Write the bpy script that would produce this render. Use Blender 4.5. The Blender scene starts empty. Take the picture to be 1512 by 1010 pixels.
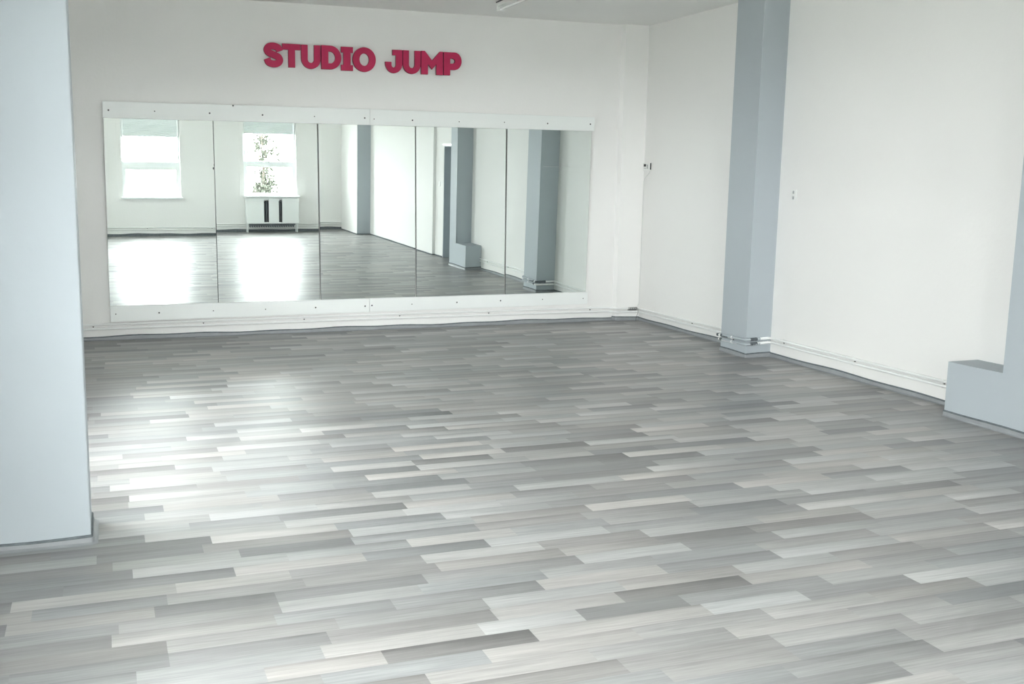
import bpy, bmesh, math, random
from mathutils import Vector, Matrix
random.seed(7)
S = bpy.context.scene
COL = S.collection
PI = math.pi

# ------------------------------------------------------------------ dimensions (metres; X right, Y towards the mirror wall)
W = 5.8415; H = 3.304; XP = 5.5725; XL = -0.88
YR = -12.448; WT = 0.34
P1A, P1B = -2.1457, -2.5565
B1, P2, B0, BH = -4.9427, -5.412, -5.7158, 0.391
LX, LY0, LY1 = -0.0989, -5.8185, -5.4952
X3, Y3 = 5.4964, -11.0957
YD, DH = -6.8214, 1.961
WJ, YJ = W - 0.05, -7.25

# ------------------------------------------------------------------ materials
def nmat(name):
    m = bpy.data.materials.new(name); m.use_nodes = True
    nt = m.node_tree; nt.nodes.clear()
    return m, nt, nt.nodes.new, nt.links.new

def simple(name, col, rough=0.6, metal=0.0, spec=0.5, noise=0.03, nscale=6.0, bump=0.0, bscale=60.0, dist=0.003):
    m, nt, N, L = nmat(name)
    o = N('ShaderNodeOutputMaterial'); b = N('ShaderNodeBsdfPrincipled')
    L(b.outputs[0], o.inputs[0])
    b.inputs['Roughness'].default_value = rough; b.inputs['Metallic'].default_value = metal
    b.inputs['Specular IOR Level'].default_value = spec
    tc = N('ShaderNodeTexCoord')
    nz = N('ShaderNodeTexNoise'); nz.inputs['Scale'].default_value = nscale; nz.inputs['Detail'].default_value = 4
    L(tc.outputs['Object'], nz.inputs['Vector'])
    mr = N('ShaderNodeMapRange'); mr.inputs['To Min'].default_value = 1 - noise; mr.inputs['To Max'].default_value = 1 + noise
    L(nz.outputs['Fac'], mr.inputs['Value'])
    mx = N('ShaderNodeVectorMath'); mx.operation = 'SCALE'; mx.inputs[0].default_value = col[:3]
    L(mr.outputs[0], mx.inputs['Scale']); L(mx.outputs[0], b.inputs['Base Color'])
    if bump > 0:
        n2 = N('ShaderNodeTexNoise'); n2.inputs['Scale'].default_value = bscale; n2.inputs['Detail'].default_value = 5
        L(tc.outputs['Object'], n2.inputs['Vector'])
        bp = N('ShaderNodeBump'); bp.inputs['Strength'].default_value = bump; bp.inputs['Distance'].default_value = dist
        L(n2.outputs['Fac'], bp.inputs['Height']); L(bp.outputs[0], b.inputs['Normal'])
    return m

M = {}
M['wall'] = simple('white_wall_paint', (0.80, 0.795, 0.78), 0.75, spec=0.3, noise=0.015, nscale=1.5, bump=0.25, bscale=35, dist=0.004)
M['ceiling'] = simple('ceiling_paint', (0.82, 0.82, 0.805), 0.8, spec=0.2, noise=0.03, nscale=1.2, bump=0.3, bscale=12, dist=0.01)
M['grey'] = simple('blue_grey_wall_paint', (0.40, 0.44, 0.468), 0.6, spec=0.35, noise=0.02, nscale=2, bump=0.2, bscale=35, dist=0.003)
M['board'] = simple('white_laminate_board', (0.80, 0.825, 0.81), 0.35, noise=0.01)
M['pipe'] = simple('white_pipe_enamel', (0.80, 0.81, 0.80), 0.35, noise=0.03, nscale=20)
M['bracket'] = simple('grey_bracket_metal', (0.42, 0.43, 0.43), 0.4, metal=0.4, noise=0.1, nscale=30)
M['foam'] = simple('dark_foam_sleeve', (0.10, 0.115, 0.125), 0.9, noise=0.35, nscale=90)
M['silver'] = simple('pipe_sleeve_pale', (0.86, 0.87, 0.87), 0.35, noise=0.05)
M['frame'] = simple('white_window_plastic', (0.82, 0.84, 0.84), 0.3, noise=0.01)
M['slat'] = simple('blind_slat_white', (0.80, 0.84, 0.85), 0.5, noise=0.02)
M['screw'] = simple('screw_head_metal', (0.10, 0.10, 0.10), 0.45, metal=0.6, noise=0.1)
M['dark'] = simple('dark_plastic', (0.03, 0.032, 0.035), 0.5, noise=0.1)
M['seam_shade_backing'] = simple('dark_seam_shade_backing', (0.045, 0.055, 0.055), 0.8, noise=0.1)
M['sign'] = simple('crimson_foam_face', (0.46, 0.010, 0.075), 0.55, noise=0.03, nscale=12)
M['signside_shade'] = simple('crimson_foam_side_shade', (0.14, 0.008, 0.03), 0.7, noise=0.05)  # same foam darkened; shade in the seams between letters put into the colour
M['white'] = simple('white_plastic', (0.80, 0.81, 0.79), 0.4, noise=0.01)
M['cable'] = simple('white_cable', (0.62, 0.64, 0.62), 0.5, noise=0.05)
M['darkcable'] = simple('dark_cable', (0.06, 0.065, 0.065), 0.5, noise=0.05)
M['radiator'] = simple('radiator_enamel_grey', (0.16, 0.18, 0.20), 0.5, noise=0.1)
M['darkcove_gapshade'] = simple('dark_cove_and_gap_shade', (0.13, 0.15, 0.16), 0.85, noise=0.5, nscale=25)  # far dark coves, and the painted gap shade above every cove
M['ground'] = simple('paved_ground', (0.15, 0.155, 0.14), 0.9, noise=0.2, nscale=0.4)
M['bark'] = simple('tree_bark', (0.06, 0.05, 0.04), 0.9, noise=0.3, nscale=8)
M['leaf'] = simple('tree_leaf', (0.075, 0.08, 0.066), 0.8, spec=0.1, noise=0.4, nscale=4)
M['tube'] = simple('fluorescent_tube_glass', (0.85, 0.86, 0.86), 0.2, noise=0.0)

def mirror_mat():
    m, nt, N, L = nmat('silvered_mirror')
    o = N('ShaderNodeOutputMaterial'); g = N('ShaderNodeBsdfGlossy')
    g.inputs['Color'].default_value = (0.83, 0.885, 0.865, 1); g.inputs['Roughness'].default_value = 0.0
    L(g.outputs[0], o.inputs[0]); return m
M['mirror'] = mirror_mat()

def glass_mat():
    m, nt, N, L = nmat('window_pane_glass')
    o = N('ShaderNodeOutputMaterial'); mx = N('ShaderNodeMixShader')
    t = N('ShaderNodeBsdfTransparent'); t.inputs[0].default_value = (0.95, 0.965, 0.96, 1)
    g = N('ShaderNodeBsdfGlossy'); g.inputs['Roughness'].default_value = 0.02
    f = N('ShaderNodeFresnel'); ge = N('ShaderNodeNewGeometry'); io = N('ShaderNodeMapRange')
    io.inputs['To Min'].default_value = 1.45; io.inputs['To Max'].default_value = 1/1.45      # same thin-pane reflection from both faces
    L(ge.outputs['Backfacing'], io.inputs['Value']); L(io.outputs[0], f.inputs['IOR'])
    L(f.outputs[0], mx.inputs[0]); L(t.outputs[0], mx.inputs[1]); L(g.outputs[0], mx.inputs[2]); L(mx.outputs[0], o.inputs[0])
    return m
M['glass'] = glass_mat()

def floor_mat(name='grey_plank_vinyl', tint=1.0):
    m, nt, N, L = nmat(name)
    o = N('ShaderNodeOutputMaterial'); b = N('ShaderNodeBsdfPrincipled'); L(b.outputs[0], o.inputs[0])
    def mth(op, a, bb=None, c=None):
        n = N('ShaderNodeMath'); n.operation = op
        for i, v in enumerate((a, bb, c)):
            if v is None: continue
            if isinstance(v, (int, float)): n.inputs[i].default_value = v
            else: L(v, n.inputs[i])
        return n.outputs[0]
    tc = N('ShaderNodeTexCoord'); sp = N('ShaderNodeSeparateXYZ'); L(tc.outputs['Object'], sp.inputs[0])
    X, Y = sp.outputs[0], sp.outputs[1]
    ry = mth('DIVIDE', mth('ADD', Y, 6.602 + 20 * 0.1035 * 10), 0.1035)
    row = mth('FLOOR', ry); fy = mth('FRACT', ry)
    wn = N('ShaderNodeTexWhiteNoise'); wn.noise_dimensions = '1D'; L(row, wn.inputs['W'])
    w = mth('ADD', mth('DIVIDE', X, 0.56), mth('ADD', mth('MULTIPLY', row, 37.0), mth('MULTIPLY', wn.outputs['Value'], 9.0)))
    v = N('ShaderNodeTexVoronoi'); v.voronoi_dimensions = '1D'; v.inputs['Scale'].default_value = 1.0
    v.inputs['Randomness'].default_value = 0.62; L(w, v.inputs['W'])
    sc = N('ShaderNodeSeparateColor'); L(v.outputs['Color'], sc.inputs[0])
    r1, r2, r3 = sc.outputs[0], sc.outputs[1], sc.outputs[2]
    loc = mth('SUBTRACT', w, v.outputs['W'])                       # -.5 .. .5 along the plank
    # streaky grain
    def grain(sx, sy, seed, det=3):
        cb = N('ShaderNodeCombineXYZ')
        L(mth('ADD', mth('MULTIPLY', X, sx), mth('MULTIPLY', r1, 50.0)), cb.inputs[0]); L(mth('MULTIPLY', Y, sy), cb.inputs[1])
        L(mth('ADD', mth('MULTIPLY', r2, 31.0), seed), cb.inputs[2])
        n = N('ShaderNodeTexNoise'); n.inputs['Scale'].default_value = 1.0; n.inputs['Detail'].default_value = det
        L(cb.outputs[0], n.inputs['Vector']); return n.outputs['Fac']
    g1 = grain(3.0, 90.0, 0.0); g2 = grain(1.6, 18.0, 7.0, 2); g3 = grain(10, 330.0, 3.0, 2)
    # plank tone
    ramp = N('ShaderNodeValToRGB'); L(r1, ramp.inputs[0])
    cr = ramp.color_ramp; cr.elements[0].position = 0.0; cr.elements[0].color = (0.262, 0.268, 0.270, 1)
    cr.elements[1].position = 1.0; cr.elements[1].color = (0.56, 0.562, 0.552, 1)
    for p, c in ((0.15, (0.338, 0.342, 0.343, 1)), (0.45, (0.41, 0.414, 0.411, 1)), (0.75, (0.465, 0.468, 0.461, 1))):
        e = cr.elements.new(p); e.color = c
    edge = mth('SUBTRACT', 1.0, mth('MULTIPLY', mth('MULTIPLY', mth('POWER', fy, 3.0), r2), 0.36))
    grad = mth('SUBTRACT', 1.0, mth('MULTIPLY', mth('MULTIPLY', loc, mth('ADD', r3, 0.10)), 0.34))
    gg = mth('ADD', mth('MULTIPLY', g1, 0.50), mth('ADD', mth('MULTIPLY', g2, 0.50), mth('MULTIPLY', g3, 0.42)))
    gfac = mth('ADD', 0.29, gg)
    seam = mth('GREATER_THAN', mth('ABSOLUTE', mth('SUBTRACT', fy, 0.5)), 0.488)
    seamf = mth('SUBTRACT', 1.0, mth('MULTIPLY', seam, 0.10))
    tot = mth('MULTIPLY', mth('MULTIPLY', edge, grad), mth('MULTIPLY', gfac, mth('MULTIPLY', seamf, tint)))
    sv = N('ShaderNodeVectorMath'); sv.operation = 'SCALE'; L(ramp.outputs[0], sv.inputs[0]); L(tot, sv.inputs['Scale'])
    wm = N('ShaderNodeMix'); wm.data_type = 'RGBA'; wm.inputs['A'].default_value = (0.985, 1.0, 1.012, 1); wm.inputs['B'].default_value = (1.05, 1.0, 0.972, 1)
    L(mth('FRACT', mth('MULTIPLY', r2, 7.3)), wm.inputs['Factor'])
    vm = N('ShaderNodeVectorMath'); vm.operation = 'MULTIPLY'; L(sv.outputs[0], vm.inputs[0]); L(wm.outputs['Result'], vm.inputs[1])
    L(vm.outputs[0], b.inputs['Base Color'])
    b.inputs['Specular IOR Level'].default_value = 0.45
    rr = mth('ADD', 0.31, mth('MULTIPLY', g2, 0.14)); L(rr, b.inputs['Roughness'])
    bp = N('ShaderNodeBump'); bp.inputs['Strength'].default_value = 0.12; bp.inputs['Distance'].default_value = 0.002
    L(g1, bp.inputs['Height']); L(bp.outputs[0], b.inputs['Normal'])
    return m
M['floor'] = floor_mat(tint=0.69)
M['cove'] = simple('grey_vinyl_cove', (0.27, 0.285, 0.295), 0.4, noise=0.22, nscale=7, bump=0.3, bscale=25, dist=0.004)

# ------------------------------------------------------------------ mesh helpers
def link(name, me, m, parent=None):
    o = bpy.data.objects.new(name, me); COL.objects.link(o)
    if m is not None and not me.materials: me.materials.append(M[m])
    if parent: o.parent = parent
    return o
def obj(name, bm, m, parent=None, smooth=False, bevel=0.0, bseg=2):
    if bevel > 0:
        bmesh.ops.bevel(bm, geom=[e for e in bm.edges if e.calc_length() > bevel * 2.5], offset=bevel, segments=bseg, affect='EDGES', profile=0.5)
    me = bpy.data.meshes.new(name); bmesh.ops.recalc_face_normals(bm, faces=bm.faces)
    bm.to_mesh(me); bm.free()
    if smooth:
        for p in me.polygons: p.use_smooth = True
        try: me.set_sharp_from_angle(angle=math.radians(35))
        except Exception: pass
    return link(name, me, m, parent)
def box(bm, x0, x1, y0, y1, z0, z1):
    vs = [bm.verts.new((x, y, z)) for x in (x0, x1) for y in (y0, y1) for z in (z0, z1)]
    for f in ((0,1,3,2),(4,6,7,5),(0,4,5,1),(2,3,7,6),(0,2,6,4),(1,5,7,3)): bm.faces.new([vs[i] for i in f])
def bx(*boxes):
    bm = bmesh.new()
    for b in boxes: box(bm, *b)
    return bm
def empty(name, loc=(0,0,0)):
    o = bpy.data.objects.new(name, None); COL.objects.link(o); o.location = loc; o.empty_display_size = 0.1; return o
def tag(o, label=None, cat=None, group=None, kind=None):
    if label: o['label'] = label
    if cat: o['category'] = cat
    if group: o['group'] = group
    if kind: o['kind'] = kind
    return o
def struct(o): o['kind'] = 'structure'; return o
def adopt(root, *parts):
    # parts built in world coordinates: shift their mesh so they hang under the empty correctly
    for p in parts:
        p.parent = root; p.matrix_parent_inverse = Matrix.Identity(4)
        p.data.transform(Matrix.Translation(-root.location))
def prism(bm, pts, z0, z1):
    a = [bm.verts.new((x, y, z0)) for x, y in pts]; b = [bm.verts.new((x, y, z1)) for x, y in pts]
    n = len(pts); bm.faces.new(a[::-1]); bm.faces.new(b)
    for i in range(n): bm.faces.new((a[i], a[(i+1) % n], b[(i+1) % n], b[i]))
def tube(bm, pts, r, n=10, cap=True):
    pts = [Vector(p) for p in pts]; rings = []
    t = (pts[1]-pts[0]).normalized(); up = Vector((0,0,1)) if abs(t.z) < 0.9 else Vector((0,1,0))
    nrm = t.cross(up).normalized()
    for i, p in enumerate(pts):
        if i == 0: d = pts[1]-pts[0]
        elif i == len(pts)-1: d = pts[-1]-pts[-2]
        else: d = (pts[i+1]-p).normalized() + (p-pts[i-1]).normalized()
        d.normalize(); nrm = (nrm - d*nrm.dot(d)).normalized(); bn = d.cross(nrm)
        rr = r[i] if isinstance(r, (list, tuple)) else r
        rings.append([bm.verts.new(p + (nrm*math.cos(2*PI*k/n) + bn*math.sin(2*PI*k/n))*rr) for k in range(n)])
    for a, b in zip(rings, rings[1:]):
        for k in range(n): bm.faces.new((a[k], a[(k+1) % n], b[(k+1) % n], b[k]))
    if cap: bm.faces.new(rings[0][::-1]); bm.faces.new(rings[-1])
def smooth_path(pts, rad=0.03, seg=5):
    pts = [Vector(p) for p in pts]; out = [pts[0]]
    for a, b, c in zip(pts, pts[1:], pts[2:]):
        u, v = (a-b), (c-b); r = min(rad, u.length*0.45, v.length*0.45)
        p, q = b+u.normalized()*r, b+v.normalized()*r
        for i in range(seg+1):
            t = i/seg; out.append(p*(1-t)**2 + b*2*t*(1-t) + q*t*t)
    out.append(pts[-1]); return out

# ------------------------------------------------------------------ room shell
struct(obj('floor', bx((XL-WT, W+WT+0.6, YR-WT, WT, -0.12, 0.0)), 'floor'))
struct(obj('ceiling', bx((XL-WT, W+WT+0.6, YR-WT, WT, H, H+0.2)), 'ceiling'))
# back wall, with the shallow pilaster in the right corner
bm = bx((XL-WT, W+WT, 0, WT, 0, H)); prism(bm, [(5.525, 0.0), (5.55, -0.055), (W, -0.055), (W, 0.0)], 0, H)
struct(obj('wall_back', bm, 'wall'))
# right wall: three runs and the doorway
DY1 = -5.90
bm = bx((W, W+WT, DY1, 0, 0, H), (W, W+WT, YD, DY1, DH, H), (W, W+WT, YJ, YD, 0, H), (WJ, W+WT, Y3, YJ, 0, H), (X3, W+WT, YR, Y3, 0, H))
wr = struct(obj('wall_right', bm, 'wall'))
# grey end face of the thicker run near the windows
pr = obj('grey_end_face', bx((X3+0.001, WJ+0.0, Y3-0.004, Y3+0.003, 0, H)), 'grey', wr)

def wall_with_holes(name, axis, plane, thick, a0, a1, holes):
    # holes: (u0,u1,z0,z1) sorted by u; axis 'x' -> wall spans x at fixed y ; axis 'y' -> spans y at fixed x
    bm = bmesh.new(); cur = a0
    def put(u0, u1, z0, z1):
        if axis == 'x': box(bm, u0, u1, min(plane, plane+thick), max(plane, plane+thick), z0, z1)
        else: box(bm, min(plane, plane+thick), max(plane, plane+thick), u0, u1, z0, z1)
    for u0, u1, z0, z1 in holes:
        put(cur, u0, 0, H); put(u0, u1, 0, z0); put(u0, u1, z1, H); cur = u1
    put(cur, a1, 0, H)
    return struct(obj(name, bm, 'wall'))
REAR = [(0.775, 1.965, 0.80, 2.78), (3.295, 4.45, 0.765, 2.78)]
BORD = [(0.685, 2.03), (3.20, 4.49)]
LEFT_ALL = [(-9.7, -7.8, 0.75, 2.8), (-5.30, -3.65, 0.74, 2.4)]
wall_with_holes('wall_rear', 'x', YR, -WT, XL-WT, W+WT, REAR)
wall_with_holes('wall_left', 'y', XL, -0.26, YR, 0, LEFT_ALL)

# ------------------------------------------------------------------ windows
def window(idx, u0, u1, z0, z1, trans0, trans1, glassu0, glassu1, glz0, glz1, blindz, sill, to_world, border=None):
    """built in local frame: u along wall, v depth (0 = inner wall face, + outward), z up; to_world maps (u,v,z)."""
    root = struct(empty('window_%d' % idx))
    root['label'] = 'white plastic window'; del root['label']
    def mk(name, boxes, m, parent=root, bevel=0.0):
        bm = bmesh.new()
        for b in boxes:
            if len(b) == 6:
                n0 = len(bm.verts); box(bm, *b)
        if bevel: bmesh.ops.bevel(bm, geom=bm.edges[:], offset=bevel, segments=2, affect='EDGES')
        for v in bm.verts: v.co = Vector(to_world(*v.co))
        return obj(name, bm, m, parent)
    fu0, fu1 = u0, u1
    ft = z1-0.04; V1 = 0.06
    if border:                                         # flat raised plaster border round the opening
        mk('window_border', [(border[0], u0, -0.012, 0.0, z0, z1+0.09), (u1, border[1], -0.012, 0.0, z0, z1+0.09), (u0, u1, -0.012, 0.0, z1, z1+0.09)], 'wall', bevel=0.0015)
    # outer frame
    e = 0.0
    F = [(u0, fu0+0.03, V1, V1+0.07, z0, z1), (fu1-0.03, u1, V1, V1+0.07, z0, z1), (fu0+0.03, fu1-0.03, V1, V1+0.07, ft-0.03, z1),
         (fu0+0.03, fu1-0.03, V1, V1+0.07, z0, glz0-0.035)]
    mk('frame', F, 'frame')
    mk('transom', [(fu0+0.03, fu1-0.03, V1+0.002, V1+0.068, trans0+0.035, trans1)], 'frame')
    # lower sash
    s0, s1 = fu0+0.03, fu1-0.03
    sash = mk('sash', [(s0, glassu0+0.035, V1-0.012, V1+0.05, glz0-0.033, trans1-0.05), (glassu1-0.035, s1, V1-0.012, V1+0.05, glz0-0.033, trans1-0.05),
        (glassu0+0.035, glassu1-0.035, V1-0.012, V1+0.05, glz0-0.033, glz0), (glassu0+0.035, glassu1-0.035, V1-0.012, V1+0.05, glz1, trans1-0.05)], 'frame', bevel=0.004)
    uc = (u0+u1)/2
    mk('handle', [(uc-0.05, uc+0.05, V1-0.045, V1-0.03, trans1-0.105, trans1-0.085), (uc-0.012, uc+0.012, V1-0.045, V1-0.012, trans1-0.11, trans1-0.08)], 'frame', sash, bevel=0.003)
    mk('pane', [(glassu0+0.03, glassu1-0.03, V1+0.02, V1+0.026, glz0-0.005, glz1+0.005)], 'glass', sash)
    mk('pane', [(fu0+0.03, fu1-0.03, V1+0.03, V1+0.036, trans1, ft-0.03)], 'glass')
    if sill:
        su0, su1, sz0, sz1 = sill
        mk('window_sill', [(su0, su1, -0.11, V1, sz0, sz1)], 'frame', bevel=0.005)
    # blind
    if blindz:
        br = empty('venetian_blind', to_world((u0+u1)/2, V1-0.03, ft-0.02)); br.rotation_euler = (0, 0, 0)
        g0, g1 = glassu0+0.012, glassu1-0.012
        parts = []
        parts.append(mk('guide_rail', [(fu0+0.018, fu0+0.045, V1-0.034, V1-0.013, trans1+0.02, ft-0.05)], 'frame', None, 0.003))
        parts.append(mk('guide_rail', [(fu1-0.045, fu1-0.018, V1-0.04, V1-0.012, trans1+0.02, ft-0.05)], 'frame', None, 0.003))
        parts.append(mk('headrail', [(fu0+0.01, fu1-0.01, V1-0.06, V1-0.005, ft-0.05, ft)], 'frame', None, 0.003))
        bm = bmesh.new(); z = blindz+0.012; prev = None; k = 0    # closed slats, each hooked over the next
        while z < ft-0.03:
            row = [bm.verts.new(to_world(u, V1-(0.020 if k % 2 else 0.030), z)) for u in (fu0+0.046, fu1-0.046)]
            if prev: bm.faces.new((prev[0], prev[1], row[1], row[0]))
            prev = row; z += 0.006 if k % 2 else 0.024; k += 1
        sl = obj('slats', bm, 'slat', None); s_ = sl.modifiers.new('thick', 'SOLIDIFY'); s_.thickness = 0.0012
        parts.append(sl)
        for ga, gb in ((fu0+0.001, fu0+0.05), (fu1-0.05, fu1-0.001)): parts.append(mk('guide_channel', [(ga, gb, V1-0.012, V1-0.002, blindz, ft)], 'frame', None))
        parts.append(mk('bottom_rail', [(fu0+0.047, fu1-0.047, V1-0.04, V1-0.014, blindz, blindz+0.014)], 'slat', None, 0.003))
        adopt(br, *parts)
        return root, br
    return root, None

rear = lambda u, v, z: (u, YR - v, z)
left = lambda u, v, z: (XL - v, u, z)
w1, b1 = window(1, *REAR[0], 1.41, 1.57, 0.825, 1.915, 0.905, 1.40, 2.09, (0.74, 2.005, 0.795, 0.828), rear, BORD[0])
w2, b2 = window(2, *REAR[1], 1.38, 1.535, 3.345, 4.40, 0.845, 1.415, 2.13, None, rear, BORD[1])
tag(b1, 'white slatted blind half lowered in the window above bare wall', 'blind', 'blinds in the rear windows')
tag(b2, 'white slatted blind lowered in the window above the radiator cover', 'blind', 'blinds in the rear windows')
for k, (u0, u1, z0, z1) in enumerate(LEFT_ALL):
    window(3+k, u0, u1, z0, z1, 1.16, 1.30, u0+0.07, u1-0.07, 0.84, 1.16, None, (u0+0.03, u1-0.03, z0-0.005, z0+0.028), left)

# ------------------------------------------------------------------ doorway in the right wall
d = struct(empty('door_1', (W+0.15, (YD+DY1)/2, 0)))
jamb = obj('jamb', bx((W+0.004, W+0.30, YD, YD+0.018, 0, DH), (W+0.004, W+0.30, DY1-0.018, DY1, 0, DH), (W+0.004, W+0.30, YD+0.018, DY1-0.018, DH-0.018, DH)), 'grey')
leaf = obj('leaf', bx((W+0.24, W+0.28, YD+0.019, DY1-0.019, 0.004, DH-0.019)), 'grey', None, bevel=0.002)
arch = obj('architrave', bx((W-0.012, W, YD-0.012, DY1+0.012, DH, DH+0.03)), 'frame')
hb = bmesh.new(); tube(hb, smooth_path([(W+0.24, -6.02, 1.02), (W+0.19, -6.02, 1.02), (W+0.19, -6.13, 1.02)], 0.02), 0.009)
adopt(d, jamb, leaf, arch)
dh = obj('door_handle', hb, 'bracket', None, True); dh.data.transform(Matrix.Translation(-d.location)); dh.parent = leaf

# ------------------------------------------------------------------ pillars
bm = bx((XP, W, P1B, P1A, 0, H))
tag(obj('pillar', bm, 'grey', bevel=0.004), 'blue-grey square pillar between the corner and the long white wall, pipes bent around its foot', 'pillar')
bm = bmesh.new()
# L outline in Y-Z, extruded along X
pts = [(B0, 0), (B1, 0), (B1, BH), (P2, BH), (P2, H), (B0, H)]
a = [bm.verts.new((XP, y, z)) for y, z in pts]; b = [bm.verts.new((W, y, z)) for y, z in pts]
bm.faces.new(a); bm.faces.new(b[::-1])
for i in range(6): bm.faces.new((a[i], b[i], b[(i+1) % 6], a[(i+1) % 6]))
tag(obj('pillar', bm, 'grey', bevel=0.004), 'blue-grey pillar with a low step-like block at its foot, at the right picture edge', 'pillar')
tag(obj('pillar', bx((XL, LX, LY0, LY1, 0, H)), 'grey', bevel=0.006), 'wide pale blue-grey pillar filling the left picture edge, nearest to the viewer', 'pillar')

# ------------------------------------------------------------------ coved vinyl skirting
def cove(name, path, mat='cove', h=0.038, out=0.022, wob=0.006, darkcove_gapshade='darkcove_gapshade', dh_=0.007):
    """path: polyline along the wall foot; room lies to the LEFT of travel direction."""
    P = []
    for a, b in zip(path, path[1:]):
        a, b = Vector(a), Vector(b); n = max(2, int((b-a).length/0.12))
        nor = Vector((-(b-a).y, (b-a).x)).normalized()
        for i in range(n+1): P.append((a+(b-a)*i/n, nor))
    bm = bmesh.new(); bd = bmesh.new(); prev = pd = None; ph = random.random()*10
    for k, (p, n) in enumerate(P):
        s = p.x*1.7+p.y*1.3+ph
        hh = h*(1+0.12*math.sin(s*1.9)+0.10*math.sin(s*5.3+1)); oo = out+wob*math.sin(s*2.7)*0.5
        prof = [(oo, 0.0008), (oo*0.6, 0.003), (oo*0.32, 0.010), (0.008, 0.022), (0.006, hh), (0.0005, hh+0.001)]
        ring = [bm.verts.new((p.x+n.x*u, p.y+n.y*u, z)) for u, z in prof]
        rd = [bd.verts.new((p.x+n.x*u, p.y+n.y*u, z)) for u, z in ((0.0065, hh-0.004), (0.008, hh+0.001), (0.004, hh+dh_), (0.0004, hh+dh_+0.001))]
        same = prev is not None and (P[k-1][1]-n).length < 1e-4
        if prev:
            for i in range(len(ring)-1): bm.faces.new((prev[i], ring[i], ring[i+1], prev[i+1]))
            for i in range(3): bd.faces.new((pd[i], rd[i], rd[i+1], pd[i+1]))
        prev, pd = ring, rd
    o = struct(obj(name, bm, mat, None, True)); o2 = obj('gap_shade_line', bd, darkcove_gapshade, o, True)  # dark strip on the top edge: painted shade of the gap at the wall
    return o
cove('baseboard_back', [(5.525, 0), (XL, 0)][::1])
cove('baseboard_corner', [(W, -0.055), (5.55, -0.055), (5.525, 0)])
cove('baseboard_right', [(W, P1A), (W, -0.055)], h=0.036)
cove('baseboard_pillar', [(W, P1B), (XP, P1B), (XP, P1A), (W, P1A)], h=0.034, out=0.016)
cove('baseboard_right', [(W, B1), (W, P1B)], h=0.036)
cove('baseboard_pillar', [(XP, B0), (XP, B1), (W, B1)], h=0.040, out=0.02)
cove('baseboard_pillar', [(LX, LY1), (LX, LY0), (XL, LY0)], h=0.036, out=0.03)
cove('baseboard_rear', [(XL, YR), (X3, YR)], h=0.05, mat='darkcove_gapshade')
cove('baseboard_right', [(X3, YR), (X3, Y3), (WJ, Y3), (WJ, YJ), (W, YJ), (W, YD)], h=0.015, out=0.01, mat='darkcove_gapshade')

# ------------------------------------------------------------------ mirrors
MY = [-0.013099, -0.013067, -0.013859, -0.009662, -0.016353]
MP = [0.010614, 0.013595, 0.015217, 0.01316, 0.017349]
SB = [(0.046, 0.057), (1.081, 1.0715), (2.122, 2.104), (3.158, 3.136), (4.182, 4.160), (5.176, 5.176)]   # seam x at bottom / top
G0, G1 = 0.344, 2.137
refl = ['leftmost mirror panel, reflecting the plain window over bare wall', 'mirror panel reflecting the window above the radiator cover',
        'middle one of the five mirror panels, reflecting the far grey wall end', 'mirror panel reflecting the grey pillar with the low block and a doorway',
        'rightmost mirror panel, reflecting the grey pillar with pipes around its foot']
GAPL = [0, .0025, .005, .005, .005]; GAPR = [.0025, .005, .005, .005, 0]
for i in range(5):
    xs0, xs1 = SB[i], SB[i+1]
    ox = (([0.0509, 1.077, 2.1157, 3.1503, 4.1756, 5.1997][i]) + ([0.0509, 1.077, 2.1157, 3.1503, 4.1756, 5.1997][i+1]))/2
    yf = lambda x, z: -0.03 - (x-ox)*math.sin(MY[i]) - (z-1.2)*math.sin(MP[i])
    root = empty('mirror_panel', (ox, -0.02, G0))
    c = [(xs0[0]+GAPL[i], G0), (xs1[0]-GAPR[i], G0), (xs1[1]-GAPR[i], G1), (xs0[1]+GAPL[i], G1)]
    def slab(cc, d0, d1):
        bm = bmesh.new()
        f = [bm.verts.new((x, yf(x, z)+d0, z)) for x, z in cc]; k = [bm.verts.new((x, yf(x, z)+d1, z)) for x, z in cc]
        bm.faces.new(f); bm.faces.new(k[::-1])
        for j in range(4): bm.faces.new((f[j], k[j], k[(j+1) % 4], f[(j+1) % 4]))
        return bm
    gl = obj('mirror_glass', slab(c, 0.0, 0.004), 'mirror')
    e = 0.0022
    cb = [(c[0][0]-(e if i else -.002), G0), (c[1][0]+(e if i < 4 else -.002), G0), (c[2][0]+(e if i < 4 else -.002), G1), (c[3][0]-(e if i else -.002), G1)]
    bk = obj('seam_shade_backing', slab(cb, 0.0042, 0.008), 'seam_shade_backing')  # dark sheet behind each panel, its colour giving the gaps their shade
    parts = [gl, bk]
    if i == 0:
        parts.append(obj('chip', bx((1.060, 1.069, yf(1.066, 1.7)-0.003, yf(1.066, 1.7)-0.0005, 1.668, 1.690), (1.0695, 1.0735, yf(1.07, 1.7)-0.003, yf(1.07, 1.7)-0.0005, 1.700, 1.722)), 'screw'))
    if i == 4:
        parts.append(obj('scratch', bx((4.60, 5.09, yf(4.85, 1.742)-0.0095, yf(4.85, 1.742)-0.0055, 1.7410, 1.7430)), 'cable'))
    adopt(root, *parts)
    tag(root, refl[i], 'mirror', 'mirror panels on the back wall')

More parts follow.
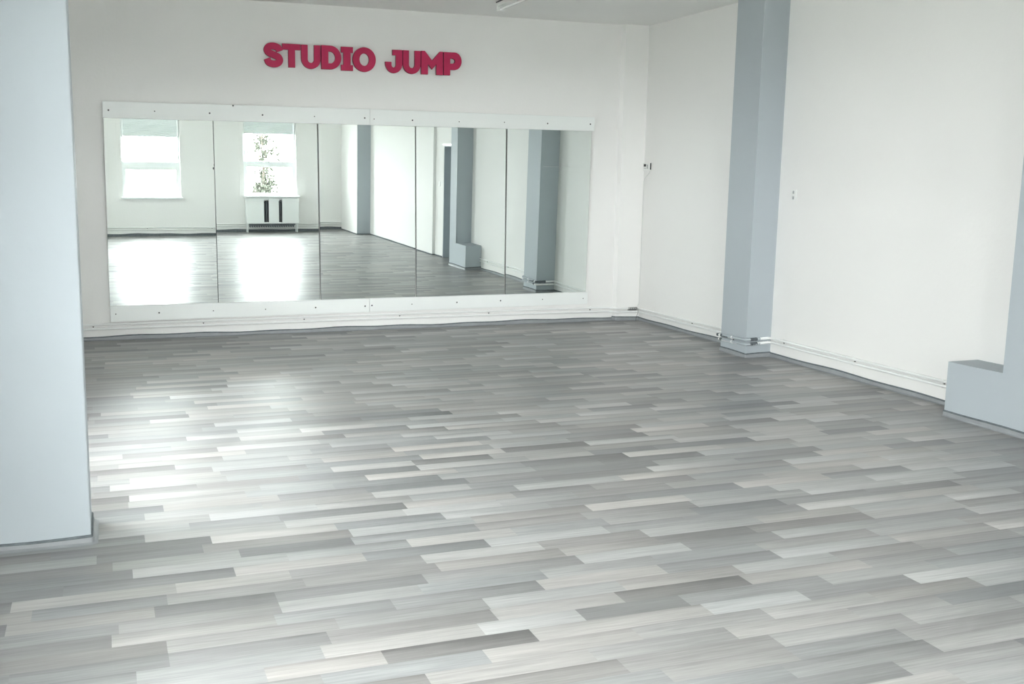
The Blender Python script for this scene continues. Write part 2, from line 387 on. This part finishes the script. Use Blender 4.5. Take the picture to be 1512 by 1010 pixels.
def screw(x, y, z, r=0.0075):
    bm = bmesh.new()
    n = 10; pr = [(r, 0.0), (r*0.9, -0.0016), (r*0.35, -0.0022)]
    rings = [[bm.verts.new((x+math.cos(2*PI*k/n)*rr, y+dy, z+math.sin(2*PI*k/n)*rr)) for k in range(n)] for rr, dy in pr]
    for a, b in zip(rings, rings[1:]):
        for k in range(n): bm.faces.new((a[k], a[(k+1) % n], b[(k+1) % n], b[k]))
    bm.faces.new(rings[-1])
    return obj('screw', bm, 'screw', None, True)
TS = [(0.106, 2.21), (0.525, 2.212), (1.039, 2.209), (1.551, 2.207), (2.07, 2.207), (2.589, 2.207), (2.688, 2.199), (3.098, 2.198), (3.613, 2.197), (4.126, 2.205), (4.632, 2.206), (5.147, 2.212)]
BS = [(0.097, 0.263), (0.504, 0.263), (1.028, 0.266), (1.549, 0.264), (2.066, 0.265), (2.593, 0.263), (2.667, 0.268), (3.107, 0.268), (3.618, 0.272), (4.127, 0.276), (4.631, 0.275), (5.134, 0.272)]
def board(x0, x1, z0, z1, zr0, zr1, y, screws, label, extra=None):
    root = empty('mounting_board', ((x0+x1)/2, -0.01, z0))
    bm = bmesh.new()
    vs = [bm.verts.new(p) for p in ((x0, y, z0), (x1, y, zr0), (x1, y, zr1), (x0, y, z1), (x0, -0.001, z0), (x1, -0.001, zr0), (x1, -0.001, zr1), (x0, -0.001, z1))]
    for f in ((0,1,2,3), (7,6,5,4), (0,4,5,1), (3,2,6,7), (0,3,7,4), (1,5,6,2)): bm.faces.new([vs[i] for i in f])
    parts = [obj('board', bm, 'board', bevel=0.0015, bseg=1)]
    for x, z in screws: parts.append(screw(x, y, z, 0.0085 if (x+z) % 0.3 > .12 else 0.006))
    if extra: parts.append(screw(extra[0], y, extra[1], 0.009))
    adopt(root, *parts); tag(root, label, 'board', 'white boards holding the mirrors')
board(0.053, 2.641, G1+.001, 2.292, G1+.001, 2.298, -0.060, TS[:6], 'white board screwed along the top of the mirrors, left half under STUDIO', (1.265, 2.288))
board(2.644, 5.199, G1+.001, 2.298, G1+.001, 2.287, -0.060, TS[6:], 'white board screwed along the top of the mirrors, right half')
board(0.046, 2.640, 0.187, G0-.001, 0.198, G0-.001, -0.036, BS[:6], 'white board screwed along the bottom of the mirrors, left half')
board(2.643, 5.190, 0.198, G0-.001, 0.207, G0-.001, -0.036, BS[6:], 'white board screwed along the bottom of the mirrors, right half')

# ------------------------------------------------------------------ heating pipes along the walls
def zpipe(y, lo):
    # height of the pair on the right wall
    t = [(-0.0, .137, .100), (-1.0, .142, .104), (-2.1, .165, .124), (-2.6, .182, .144), (-3.7, .178, .141), (-5.0, .180, .146)]
    for a, b in zip(t, t[1:]):
        if b[0] <= y <= a[0]:
            k = (a[0]-y)/(a[0]-b[0]); return a[1+lo]*(1-k)+b[1+lo]*k
    return t[-1][1+lo]
def main_pipe(lo):
    zb = [.162, .120][lo]; off = 0.017
    pts = [(XL+0.02, -0.0135, zb-.004), (-0.21, -0.0135, zb-.004), (-0.15, -off, zb), (0.9, -off, zb+.001), (2.5, -off, zb+.003), (4.0, -off, zb-.002), (5.44, -off, zb-.008), (5.53, -off-.055, zb-.014),
           (W-off, -0.055-off, [.138, .103][lo]), (W-off, -1.0, zpipe(-1.0, lo)), (W-off, P1A+off+.004, [.158, .119][lo]), (XP-off, P1A+off+.004, [.156, .117][lo]),
           (XP-off, P1B-off, [.172, .129][lo]), (W-off, P1B-off, [.180, .142][lo]), (W-off, -3.7, zpipe(-3.7, lo)), (W-off, B1+0.002, zpipe(-4.9, lo))]
    c_ = Vector(pts[8]); a_, b_ = pts[:8]+[tuple(c_-Vector((0.014, 0, 0)))], [tuple(c_+Vector((0, -0.002, 0)))]+pts[9:]
    out = []
    for q in (a_, b_):
        bm = bmesh.new(); tube(bm, smooth_path(q, 0.035), 0.0122, 12); out.append(obj('pipe_run', bm, 'pipe', None, True))
    return out
def sleeve(p, q, r, m, name):
    bm = bmesh.new(); p, q = Vector(p), Vector(q)
    n = 8; tube(bm, [p+(q-p)*i/n for i in range(n+1)], [r*(0.9+0.2*random.random()) for _ in range(n+1)], 10)
    return obj(name, bm, m, None, True)
def bracket(x, y, zc, ax, off=0.017):
    """double pipe clip: two half rings over the pipes, a bridge between them and a screw"""
    bm = bmesh.new(); n = Vector((ax[0], ax[1], 0)); t = Vector((-ax[1], ax[0], 0)); c = Vector((x, y, 0))
    for z in zc:
        rings = []
        for k in range(9):
            a = -PI/2*1.15+PI*1.15*k/8; d_ = n*math.cos(a)+Vector((0, 0, math.sin(a)))
            rings.append([bm.verts.new(c+Vector((0, 0, z))+d_*r_+t*s_) for r_, s_ in ((.0125, -.008), (.0155, -.008), (.0155, .008), (.0125, .008))])
        for a_, b_ in zip(rings, rings[1:]):
            for k in range(4): bm.faces.new((a_[k], a_[(k+1) % 4], b_[(k+1) % 4], b_[k]))
        bm.faces.new(rings[0][::-1]); bm.faces.new(rings[-1])
    o = obj('pipe_bracket', bm, 'pipe', None)
    zm = (zc[0]+zc[1])/2; b2 = bmesh.new(); tube(b2, [c-n*(off-.0005)+Vector((0, 0, zm)), c-n*(off-.009)+Vector((0, 0, zm))], .0075, 8)
    return [o, obj('bracket_screw', b2, 'screw')]
(pua, pub), (pla, plb) = main_pipe(0), main_pipe(1)
back_up, back_lp, up, lp = [pua], [pla], [pub], [plb]
for x, z in ((-0.115, 0.0), (0.93, 0), (1.95, 0.002), (2.98, 0.002), (4.0, -.002), (5.24, -.006)):
    back_up.extend(bracket(x, -0.017, (0.162+z, 0.120+z), (0, -1)))
for y in (-1.21, -2.76, -3.70, -4.66):
    up.extend(bracket(W-0.017, y, (zpipe(y, 0), zpipe(y, 1)), (-1, 0)))
up.extend(bracket(XP-0.017, -2.36, (0.164, 0.123), (-1, 0)))
o_ = 0.017
up.append(sleeve((XP-o_-.012, P1A+o_+.004, .1565), (XP-o_+.14, P1A+o_+.004, .157), 0.0145, 'foam', 'foam_sleeve'))
up.append(sleeve((XP-o_, P1A-.03, .158), (XP-o_, P1A-.15, .161), 0.0135, 'foam', 'foam_sleeve'))
lp.append(sleeve((XP-o_, P1A-.02, .119), (XP-o_, P1A-.06, .120), 0.0135, 'foam', 'foam_sleeve'))
for lo_, L_ in ((0, up), (1, lp)):
    bm = bmesh.new(); za, zb_ = [(.158, .172), (.119, .129)][lo_]
    tube(bm, smooth_path([(XP-o_, P1A-.06, za+.004), (XP-o_, P1B-o_, zb_), (XP+.135, P1B-o_, zb_+.005)], .035), .0132, 12); L_.append(obj('painted_pipe_stretch', bm, 'grey', None, True))
up.append(sleeve((XP+.03, P1B-o_, .173), (XP+.105, P1B-o_, .1755), 0.0150, 'foam', 'foam_sleeve'))
lp.append(sleeve((XP+.03, P1B-o_, .132), (XP+.105, P1B-o_, .135), 0.0140, 'foam', 'foam_sleeve'))
up.append(sleeve((XP+.135, P1B-o_, .177), (W-.045, P1B-o_, .180), 0.0135, 'silver', 'pipe_sleeve'))
lp.append(sleeve((XP+.135, P1B-o_, .137), (W-.045, P1B-o_, .141), 0.0135, 'silver', 'pipe_sleeve'))
for loc, ps, lab, g in (((2.5, -0.017, 0.16), back_up, 'upper white heating pipe of the pair running under the mirrors', 'heating pipes below the mirrors'),
                        ((2.5, -0.017, 0.12), back_lp, 'lower white heating pipe of the pair running under the mirrors', 'heating pipes below the mirrors'),
                        ((W-.017, -1.2, 0.15), up, 'upper white pipe along the right wall, bent around the pillar foot', 'heating pipes along the right wall'),
                        ((W-.017, -1.2, 0.11), lp, 'lower white pipe along the right wall, bent around the pillar foot', 'heating pipes along the right wall')):
    r_ = empty('heating_pipe', loc); adopt(r_, *ps); tag(r_, lab, 'pipe', g)
# rear pair, either side of the radiator
for lo in (0, 1):
    z = (.176, .130)[lo]
    bm = bmesh.new(); tube(bm, [(XL+0.02, YR+.02, z+.018), (X3-.002, YR+.02, z-.0085)], 0.012, 10)
    root = empty('heating_pipe', (1.0, YR+.03, z))
    parts = [obj('pipe_run', bm, 'pipe', None, True)]
    if not lo:
        for x in (0.2, 1.25, 2.6, 5.0): parts.extend(bracket(x, YR+.02, (z+.018-.0125*(x+.87)/3, .130+.018-.0125*(x+.87)/3), (0, 1), .02))
    adopt(root, *parts)
    tag(root, ('upper' if not lo else 'lower') + ' white pipe low on the window wall, passing behind the radiator cover', 'pipe', 'heating pipes on the window wall')

# ------------------------------------------------------------------ radiator and its cover under window 2
rad = empty('radiator', (3.89, YR+.11, 0.10)); parts = []
bm = bmesh.new(); x = 3.40
while x < 4.38:
    pass
    b_ = bmesh.new()
    tube(b_, smooth_path([(x, YR+.075, .115), (x, YR+.075, .67), (x, YR+.165, .67), (x, YR+.165, .115)], .03, 4), 0.013, 8)
    tube(b_, [(x, YR+.06, .16), (x, YR+.18, .16)], 0.020, 8); tube(b_, [(x, YR+.06, .66), (x, YR+.18, .66)], 0.020, 8)
    parts.append(obj('section', b_, 'radiator', None, True)); x += 0.0502
bm.free(); b_ = bmesh.new(); tube(b_, [(3.38, YR+.12, .17), (4.40, YR+.12, .17)], .016, 8); tube(b_, [(3.38, YR+.12, .65), (4.40, YR+.12, .65)], .016, 8)
parts.append(obj('header_pipe', b_, 'radiator', None, True))
adopt(rad, *parts); tag(rad, 'dark ribbed radiator hidden behind the white slotted cover', 'radiator')
cv = empty('radiator_cover', (3.88, YR+.15, 0)); Yf = YR+.24; parts = []
for a, b in ((3.315, 3.690), (3.795, 4.015), (4.090, 4.455)):
    parts.append(obj('front_panel', bx((a, b, Yf-.012, Yf, .205, .748)), 'board', bevel=.002))
parts.append(obj('bottom_rail', bx((3.315, 4.455, Yf-.026, Yf-.0125, .195, .228)), 'frame', bevel=.002))
parts.append(obj('top_rail', bx((3.315, 4.455, Yf-.026, Yf-.0125, .72, .755)), 'frame', bevel=.002))
for a in (3.315, 4.443): parts.append(obj('side_panel', bx((a, a+.012, YR+.03, Yf-.027, .20, .755)), 'board', bevel=.002))
for a in (3.318, 4.432):
    for y in (YR+.05, Yf-.045): parts.append(obj('leg', bx((a+.013 if a < 4 else a-.012, a+.031 if a < 4 else a+.006, y, y+.018, 0, .194 if y > YR+.1 else .75)), 'frame', bevel=.002))
parts.append(obj('top_shelf', bx((3.285, 4.49, YR-.12, Yf+.02, .768, .800)), 'frame', bevel=.005))
adopt(cv, *parts); tag(cv, 'white radiator cover with two dark slots standing under the window', 'radiator cover')

# ------------------------------------------------------------------ sign letters
def arc(cx, cy, rx, ry, a0, a1, n=18):
    return [(cx+rx*math.cos(math.radians(a0+(a1-a0)*i/n)), cy+ry*math.sin(math.radians(a0+(a1-a0)*i/n))) for i in range(n+1)]
def ribbon(c, hw):
    # Catmull-Rom centreline, then offset both sides
    P = [Vector(p) for p in c]; P = [P[0]*2-P[1]] + P + [P[-1]*2-P[-2]]; L = []
    for i in range(1, len(P)-2):
        for k in range(6):
            t = k/6; a, b, cc, dd = P[i-1], P[i], P[i+1], P[i+2]
            L.append(0.5*((2*b)+(cc-a)*t+(2*a-5*b+4*cc-dd)*t*t+(3*b-a-3*cc+dd)*t**3))
    L.append(P[-2]); l, r = [], []
    for i, p in enumerate(L):
        d_ = (L[min(i+1, len(L)-1)]-L[max(i-1, 0)]).normalized(); n = Vector((-d_.y, d_.x))
        l.append(tuple(p+n*hw)); r.append(tuple(p-n*hw))
    return l + r[::-1]
def ell(cx, cy, rx, ry): return arc(cx, cy, rx, ry, 0, 350, 35)
def shape(ch, w):
    if ch == 'S':
        k = w/0.80
        c = [(.660,.66),(.600,.795),(.405,.860),(.215,.825),(.140,.70),(.215,.585),(.42,.50),(.60,.42),(.660,.285),(.58,.172),(.40,.133),(.21,.19),(.135,.345)]
        return [[(x*k, y) for x, y in ribbon(c, .138)]]
    if ch == 'T': return [[(0,1),(0,.75),(.33*w,.75),(.33*w,0),(.70*w,0),(.70*w,.75),(w,.75),(w,1)]]
    if ch == 'U':
        r = w/2; ri = w*.165
        return [[(0,1),(0,r)]+arc(r, r, r, r, 180, 360)[1:]+[(w,1),(w*.665,1),(w*.665,.40)]+arc(r, .40, ri, .15, 0, -180)[1:]+[(w*.335,1)]]
    if ch == 'D':
        return [[(0,0),(w*.42,0)]+arc(w*.45, .5, w*.55, .5, -90, 90)+[(0,1)], [(w*.35,.25)]+arc(w*.45, .5, w*.25, .25, -90, 90)+[(w*.35,.75)]]
    if ch == 'I': return [[(0,0),(w,0),(w,.24),(.80*w,.24),(.80*w,.76),(w,.76),(w,1),(0,1),(0,.76),(.20*w,.76),(.20*w,.24),(0,.24)]]
    if ch == 'O': return [ell(w/2, .5, w/2, .5), ell(w/2, .5, w*.21, .255)]
    if ch == 'J':
        r = w/2
        return [[(w,1),(.42*w,1),(.42*w,.77),(.62*w,.77),(.62*w,.36)]+arc(.49*w, .36, .13*w, .12, 0, -180, 10)[1:]+[(.36*w,.48),(0,.48),(0,.42)]+arc(r, .42, r, .42, 180, 360)]
    if ch == 'M': return [[(0,0),(0,1),(.16*w,1),(.5*w,.60),(.86*w,1),(w,1),(w,0),(.70*w,0),(.70*w,.45),(.5*w,.22),(.31*w,.45),(.31*w,0)]]
    if ch == 'P':
        return [[(0,0),(.36*w,0),(.36*w,.24),(.58*w,.24)]+arc(.60*w, .62, .40*w, .38, -90, 90)+[(0,1)], [(.36*w,.51)]+arc(.48*w, .62, .15*w, .11, -90, 90, 10)+[(.36*w,.73)]]
def letter(ch, x0, x1, z0, z1, label):
    h = z1-z0; w = (x1-x0)/h
    cu = bpy.data.curves.new('letter', 'CURVE'); cu.dimensions = '2D'; cu.fill_mode = 'BOTH'; cu.extrude = 0.014
    for pl_ in shape(ch, w):
        s = cu.splines.new('POLY'); s.points.add(len(pl_)-1); s.use_cyclic_u = True
        for p, (x, y) in zip(s.points, pl_): p.co = (x*h, y*h, 0, 1)
    t = bpy.data.objects.new('tmp', cu); COL.objects.link(t)
    me = bpy.data.meshes.new_from_object(t.evaluated_get(bpy.context.evaluated_depsgraph_get()))
    bpy.data.objects.remove(t); me.materials.clear(); me.materials.append(M['sign']); me.materials.append(M['signside_shade'])
    me.transform(Matrix.Translation((0, 0, -0.0)) )
    me.transform(Matrix.Rotation(PI/2, 4, 'X'))
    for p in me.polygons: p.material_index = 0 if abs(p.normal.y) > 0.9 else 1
    o = link('sign_letter', me, None); o.location = (x0, -0.0145-0.012, z0)
    # two short stand-off pins that hold it to the wall
    tag(o, label, 'letter', 'wall sign letters')
SG = [('S', 1.577, 1.767, 2.675, 2.912, 'crimson letter S beginning the first word on the wall'), ('T', 1.760, 1.940, 2.680, 2.907, 'crimson letter T in STUDIO'),
      ('U', 1.947, 2.142, 2.674, 2.906, 'crimson letter U of STUDIO, between T and D'), ('D', 2.150, 2.353, 2.678, 2.910, 'crimson letter D in STUDIO'),
      ('I', 2.352, 2.474, 2.673, 2.906, 'crimson letter I in STUDIO with slab serifs'), ('O', 2.472, 2.712, 2.668, 2.911, 'crimson round letter O ending STUDIO'),
      ('J', 2.812, 2.994, 2.669, 2.902, 'crimson letter J beginning JUMP'), ('U', 3.001, 3.190, 2.669, 2.903, 'crimson letter U of JUMP, between J and M'),
      ('M', 3.197, 3.433, 2.671, 2.907, 'crimson wide letter M in JUMP'), ('P', 3.443, 3.639, 2.672, 2.906, 'crimson letter P ending JUMP')]
for a in SG: letter(*a)

# ------------------------------------------------------------------ thermostat and its cable
th = empty('thermostat', (W, -0.14, 1.72))
body = obj('housing', bx((W-.030, W-.001, -.225, -.085, 1.718, 1.802)), 'white', bevel=.004)
disp = obj('display', bx((W-.0315, W-.0302, -.150, -.100, 1.758, 1.785)), 'dark')
keys = obj('buttons', bx((W-.0325, W-.0302, -.150, -.135, 1.735, 1.743), (W-.0325, W-.0302, -.128, -.113, 1.735, 1.743), (W-.0325, W-.0302, -.190, -.170, 1.735, 1.780)), 'bracket')
vent = obj('side_vent', bx((W-.022, W-.008, -.2268, -.2252, 1.724, 1.796)), 'dark')
adopt(th, body, disp, keys, vent)
tag(th, 'small white room thermostat with a dark display high in the corner', 'thermostat')
bm = bmesh.new()
tube(bm, smooth_path([(W-.008, -.20, 1.716), (W-.006, -.19, 1.690), (W-.004, -.10, 1.640), (W-.004, -.066, 1.60), (W-.004, -.064, 0.9), (W-.006, -.066, .19), (W-.034, -.075, .165)], .03), 0.0028, 6)
cab = empty('thermostat_cable', (W, -.07, 1.71))
c1 = obj('cable_run', bm, 'cable', None, True)
bm = bmesh.new(); hp = []
for k in range(9*12+1):
    a = 2*PI*k/12; x = W-.035-.115*k/108; hp.append((x, -.0725+.0155*math.cos(a), .1385+.0155*math.sin(a)))
tube(bm, hp, 0.0030, 6); c2 = obj('coiled_cable', bm, 'darkcable', None, True)
bm = bmesh.new(); tube(bm, smooth_path([(W-.035, -.098, .139), (W-.040, -.115, .09), (W-.055, -.10, .045), (W-.06, -.105, .004), (W-.075, -.135, .0035)], .02), 0.0024, 6); c3 = obj('cable_tail', bm, 'darkcable', None, True)
adopt(cab, c1, c2, c3); tag(cab, 'thin cable dropping from the thermostat down the corner and coiled round the pipe', 'cable')

# ------------------------------------------------------------------ switches
def switch(loc, ax, h, w_, name, label, cat, rock):
    root = empty(name, loc); x, y, z = loc
    pl_ = obj('plate', bx((x-.010, x, y-w_/2, y+w_/2, z-h/2, z+h/2)), 'white', bevel=.003); ps = [pl_]
    for k in range(rock):
        zc = z+(k-(rock-1)/2)*h/rock
        ps.append(obj('rocker', bx((x-.0135, x-.0102, y-w_*.14, y+w_*.16, zc-h/rock*.26, zc+h/rock*.26)), 'bracket' if rock == 2 else 'white', bevel=.0012))
    adopt(root, *ps); tag(root, label, cat)
switch((W-.0005, -2.775, 1.50), 0, .10, .070, 'light_switch', 'small white double light switch on the long right wall beside the pillar', 'switch', 2)
switch((W-.0005, -7.03, 1.29), 0, .08, .080, 'light_switch', 'small white light switch beside the doorway, seen in the mirror', 'switch', 1)

# ------------------------------------------------------------------ fluorescent lamp on the ceiling
lr = empty('ceiling_lamp', (3.73, -1.5, H)); Y0, Y1 = -2.10, -0.88
hs = obj('housing', bx((3.695, 3.775, Y0, Y1, H-.045, H-.001)), 'white', bevel=.004)
b_ = bmesh.new(); tube(b_, [(3.735, Y0+.03, H-.072), (3.735, Y1-.03, H-.072)], .013, 12); tb = obj('fluorescent_tube', b_, 'tube', None, True)
e1 = obj('lamp_holder', bx((3.70, 3.77, Y1-.03, Y1, H-.09, H-.0455)), 'white', bevel=.003)
e2 = obj('lamp_holder', bx((3.70, 3.77, Y0, Y0+.03, H-.09, H-.0455)), 'white', bevel=.003)
rf = obj('dark_rim', bx((3.6905, 3.6945, Y0, Y1, H-.014, H-.004)), 'dark')
adopt(lr, hs, tb, e1, e2, rf); tag(lr, 'slim unlit fluorescent batten on the ceiling, cut off by the top picture edge', 'lamp')

# ------------------------------------------------------------------ outside
struct(obj('ground', bx((-70, 70, -110, 60, -4.7, -4.5)), 'ground'))
tr = empty('tree', (4.62, -17.2, -4.5)); b_ = bmesh.new(); lf = bmesh.new()
tube(b_, [(4.62, -17.5, -4.5), (4.60, -17.5, -2), (4.62, -17.45, 0.0), (4.60, -17.4, 1.2), (4.55, -17.4, 2.3)], [.11, .09, .06, .03, .012], 8)
R_ = random.Random(3)
for k in range(44):
    z = -0.9+R_.random()*3.0; a = R_.random()*2*PI; L_ = .12+R_.random()*.40
    p0 = Vector((4.60, -17.42, z)); p1 = p0+Vector((math.cos(a)*L_*.6, math.sin(a)*L_*.6, .20)); p2 = p0+Vector((math.cos(a)*L_, math.sin(a)*L_, -.30*R_.random()))
    tube(b_, [p0, p1, p2], [.016, .010, .004], 5)
    for j in range(75 if z < .9 else 34):
        t = R_.random(); c = (p0.lerp(p1, t*2) if t < .5 else p1.lerp(p2, t*2-1)) + Vector((R_.gauss(0, .06), R_.gauss(0, .06), R_.gauss(-.04, .07)))
        s = .030+.022*R_.random(); u = Vector((R_.gauss(0,1), R_.gauss(0,1)*.5, R_.gauss(0,1))).normalized(); v = u.orthogonal().normalized()
        w_ = u.cross(v)
        vs = [lf.verts.new(c+q) for q in (u*s*1.3, v*s*.7+w_*s*.2, -u*s*1.3, -v*s*.7+w_*s*.2)]; lf.faces.new(vs)
t1 = obj('trunk', b_, 'bark', None, True); t2 = obj('foliage', lf, 'leaf'); adopt(tr, t1, t2)
tag(tr, 'thin-leaved tree outside the window above the radiator cover', 'tree')

# ------------------------------------------------------------------ daylight
w = bpy.data.worlds.new('overcast_sky'); S.world = w; w.use_nodes = True
nt = w.node_tree; nt.nodes.clear(); N = nt.nodes.new; L = nt.links.new
out = N('ShaderNodeOutputWorld'); bg = N('ShaderNodeBackground'); tc = N('ShaderNodeTexCoord'); sp = N('ShaderNodeSeparateXYZ')
L(tc.outputs['Generated'], sp.inputs[0])
bg.inputs['Color'].default_value = (0.985, 0.992, 1.0, 1)
# overcast sky: brightest overhead, the horizon brighter on the window-wall side than on the street side
hz = N('ShaderNodeMapRange'); L(sp.outputs[1], hz.inputs['Value'])
hz.inputs['From Min'].default_value = -0.9; hz.inputs['From Max'].default_value = -0.3
hz.inputs['To Min'].default_value = 16.0; hz.inputs['To Max'].default_value = 4.5
up_ = N('ShaderNodeMapRange'); L(sp.outputs[2], up_.inputs['Value']); up_.inputs['From Min'].default_value = 0.0; up_.inputs['From Max'].default_value = 0.9
pw = N('ShaderNodeMath'); pw.operation = 'POWER'; pw.inputs[1].default_value = 1.9; L(up_.outputs[0], pw.inputs[0])
ma = N('ShaderNodeMath'); ma.operation = 'MULTIPLY_ADD'; ma.inputs[1].default_value = 16.0
L(pw.outputs[0], ma.inputs[0]); L(hz.outputs[0], ma.inputs[2]); L(ma.outputs[0], bg.inputs['Strength'])
L(bg.outputs[0], out.inputs[0])
def portal(loc, rot, sx, sy):
    l = bpy.data.lights.new('window_portal', 'AREA'); l.shape = 'RECTANGLE'; l.size = sx; l.size_y = sy
    l.cycles.is_portal = True
    o = bpy.data.objects.new('window_portal', l); COL.objects.link(o); o.location = loc; o.rotation_euler = rot
for u0, u1, z0, z1 in REAR: portal(((u0+u1)/2, YR-WT-.02, (z0+z1)/2), (PI/2, 0, 0), u1-u0, z1-z0)       # faces +Y
for u0, u1, z0, z1 in LEFT_ALL: portal((XL-WT-.02, (u0+u1)/2, (z0+z1)/2), (PI/2, 0, -PI/2), u1-u0, z1-z0)  # faces +X

# ------------------------------------------------------------------ camera (solved from the photograph)
yaw, pitch, roll = 0.33732006, -0.15562218, 0.01149432
cy_, sy_, cp, sp_ = math.cos(yaw), math.sin(yaw), math.cos(pitch), math.sin(pitch)
f = Vector((sy_*cp, cy_*cp, sp_)); r = Vector((cy_, -sy_, 0)); u = r.cross(f)
cr, sr = math.cos(roll), math.sin(roll)
r2, u2 = r*cr+u*sr, -r*sr+u*cr
cd = bpy.data.cameras.new('camera'); co = bpy.data.objects.new('camera', cd); COL.objects.link(co)
co.matrix_world = Matrix(((r2.x, u2.x, -f.x, 0), (r2.y, u2.y, -f.y, -10.49049), (r2.z, u2.z, -f.z, 1.65), (0, 0, 0, 1)))
cd.sensor_width = 36; cd.sensor_fit = 'HORIZONTAL'; cd.lens = 1512.47155/1512*36
cd.shift_x = 75.5457/1512; cd.shift_y = -10.4851/1512; cd.clip_start = 0.05; cd.clip_end = 300
S.camera = co

S.view_settings.view_transform = 'Standard'; S.view_settings.look = 'None'; S.view_settings.gamma = 1
S.view_settings.use_curve_mapping = False; S.view_settings.exposure = 1.69
c = S.cycles
c.use_denoising = True; c.max_bounces = 14; c.diffuse_bounces = 8; c.glossy_bounces = 6; c.transparent_max_bounces = 12
c.sample_clamp_indirect = 0.0; c.blur_glossy = 0.3
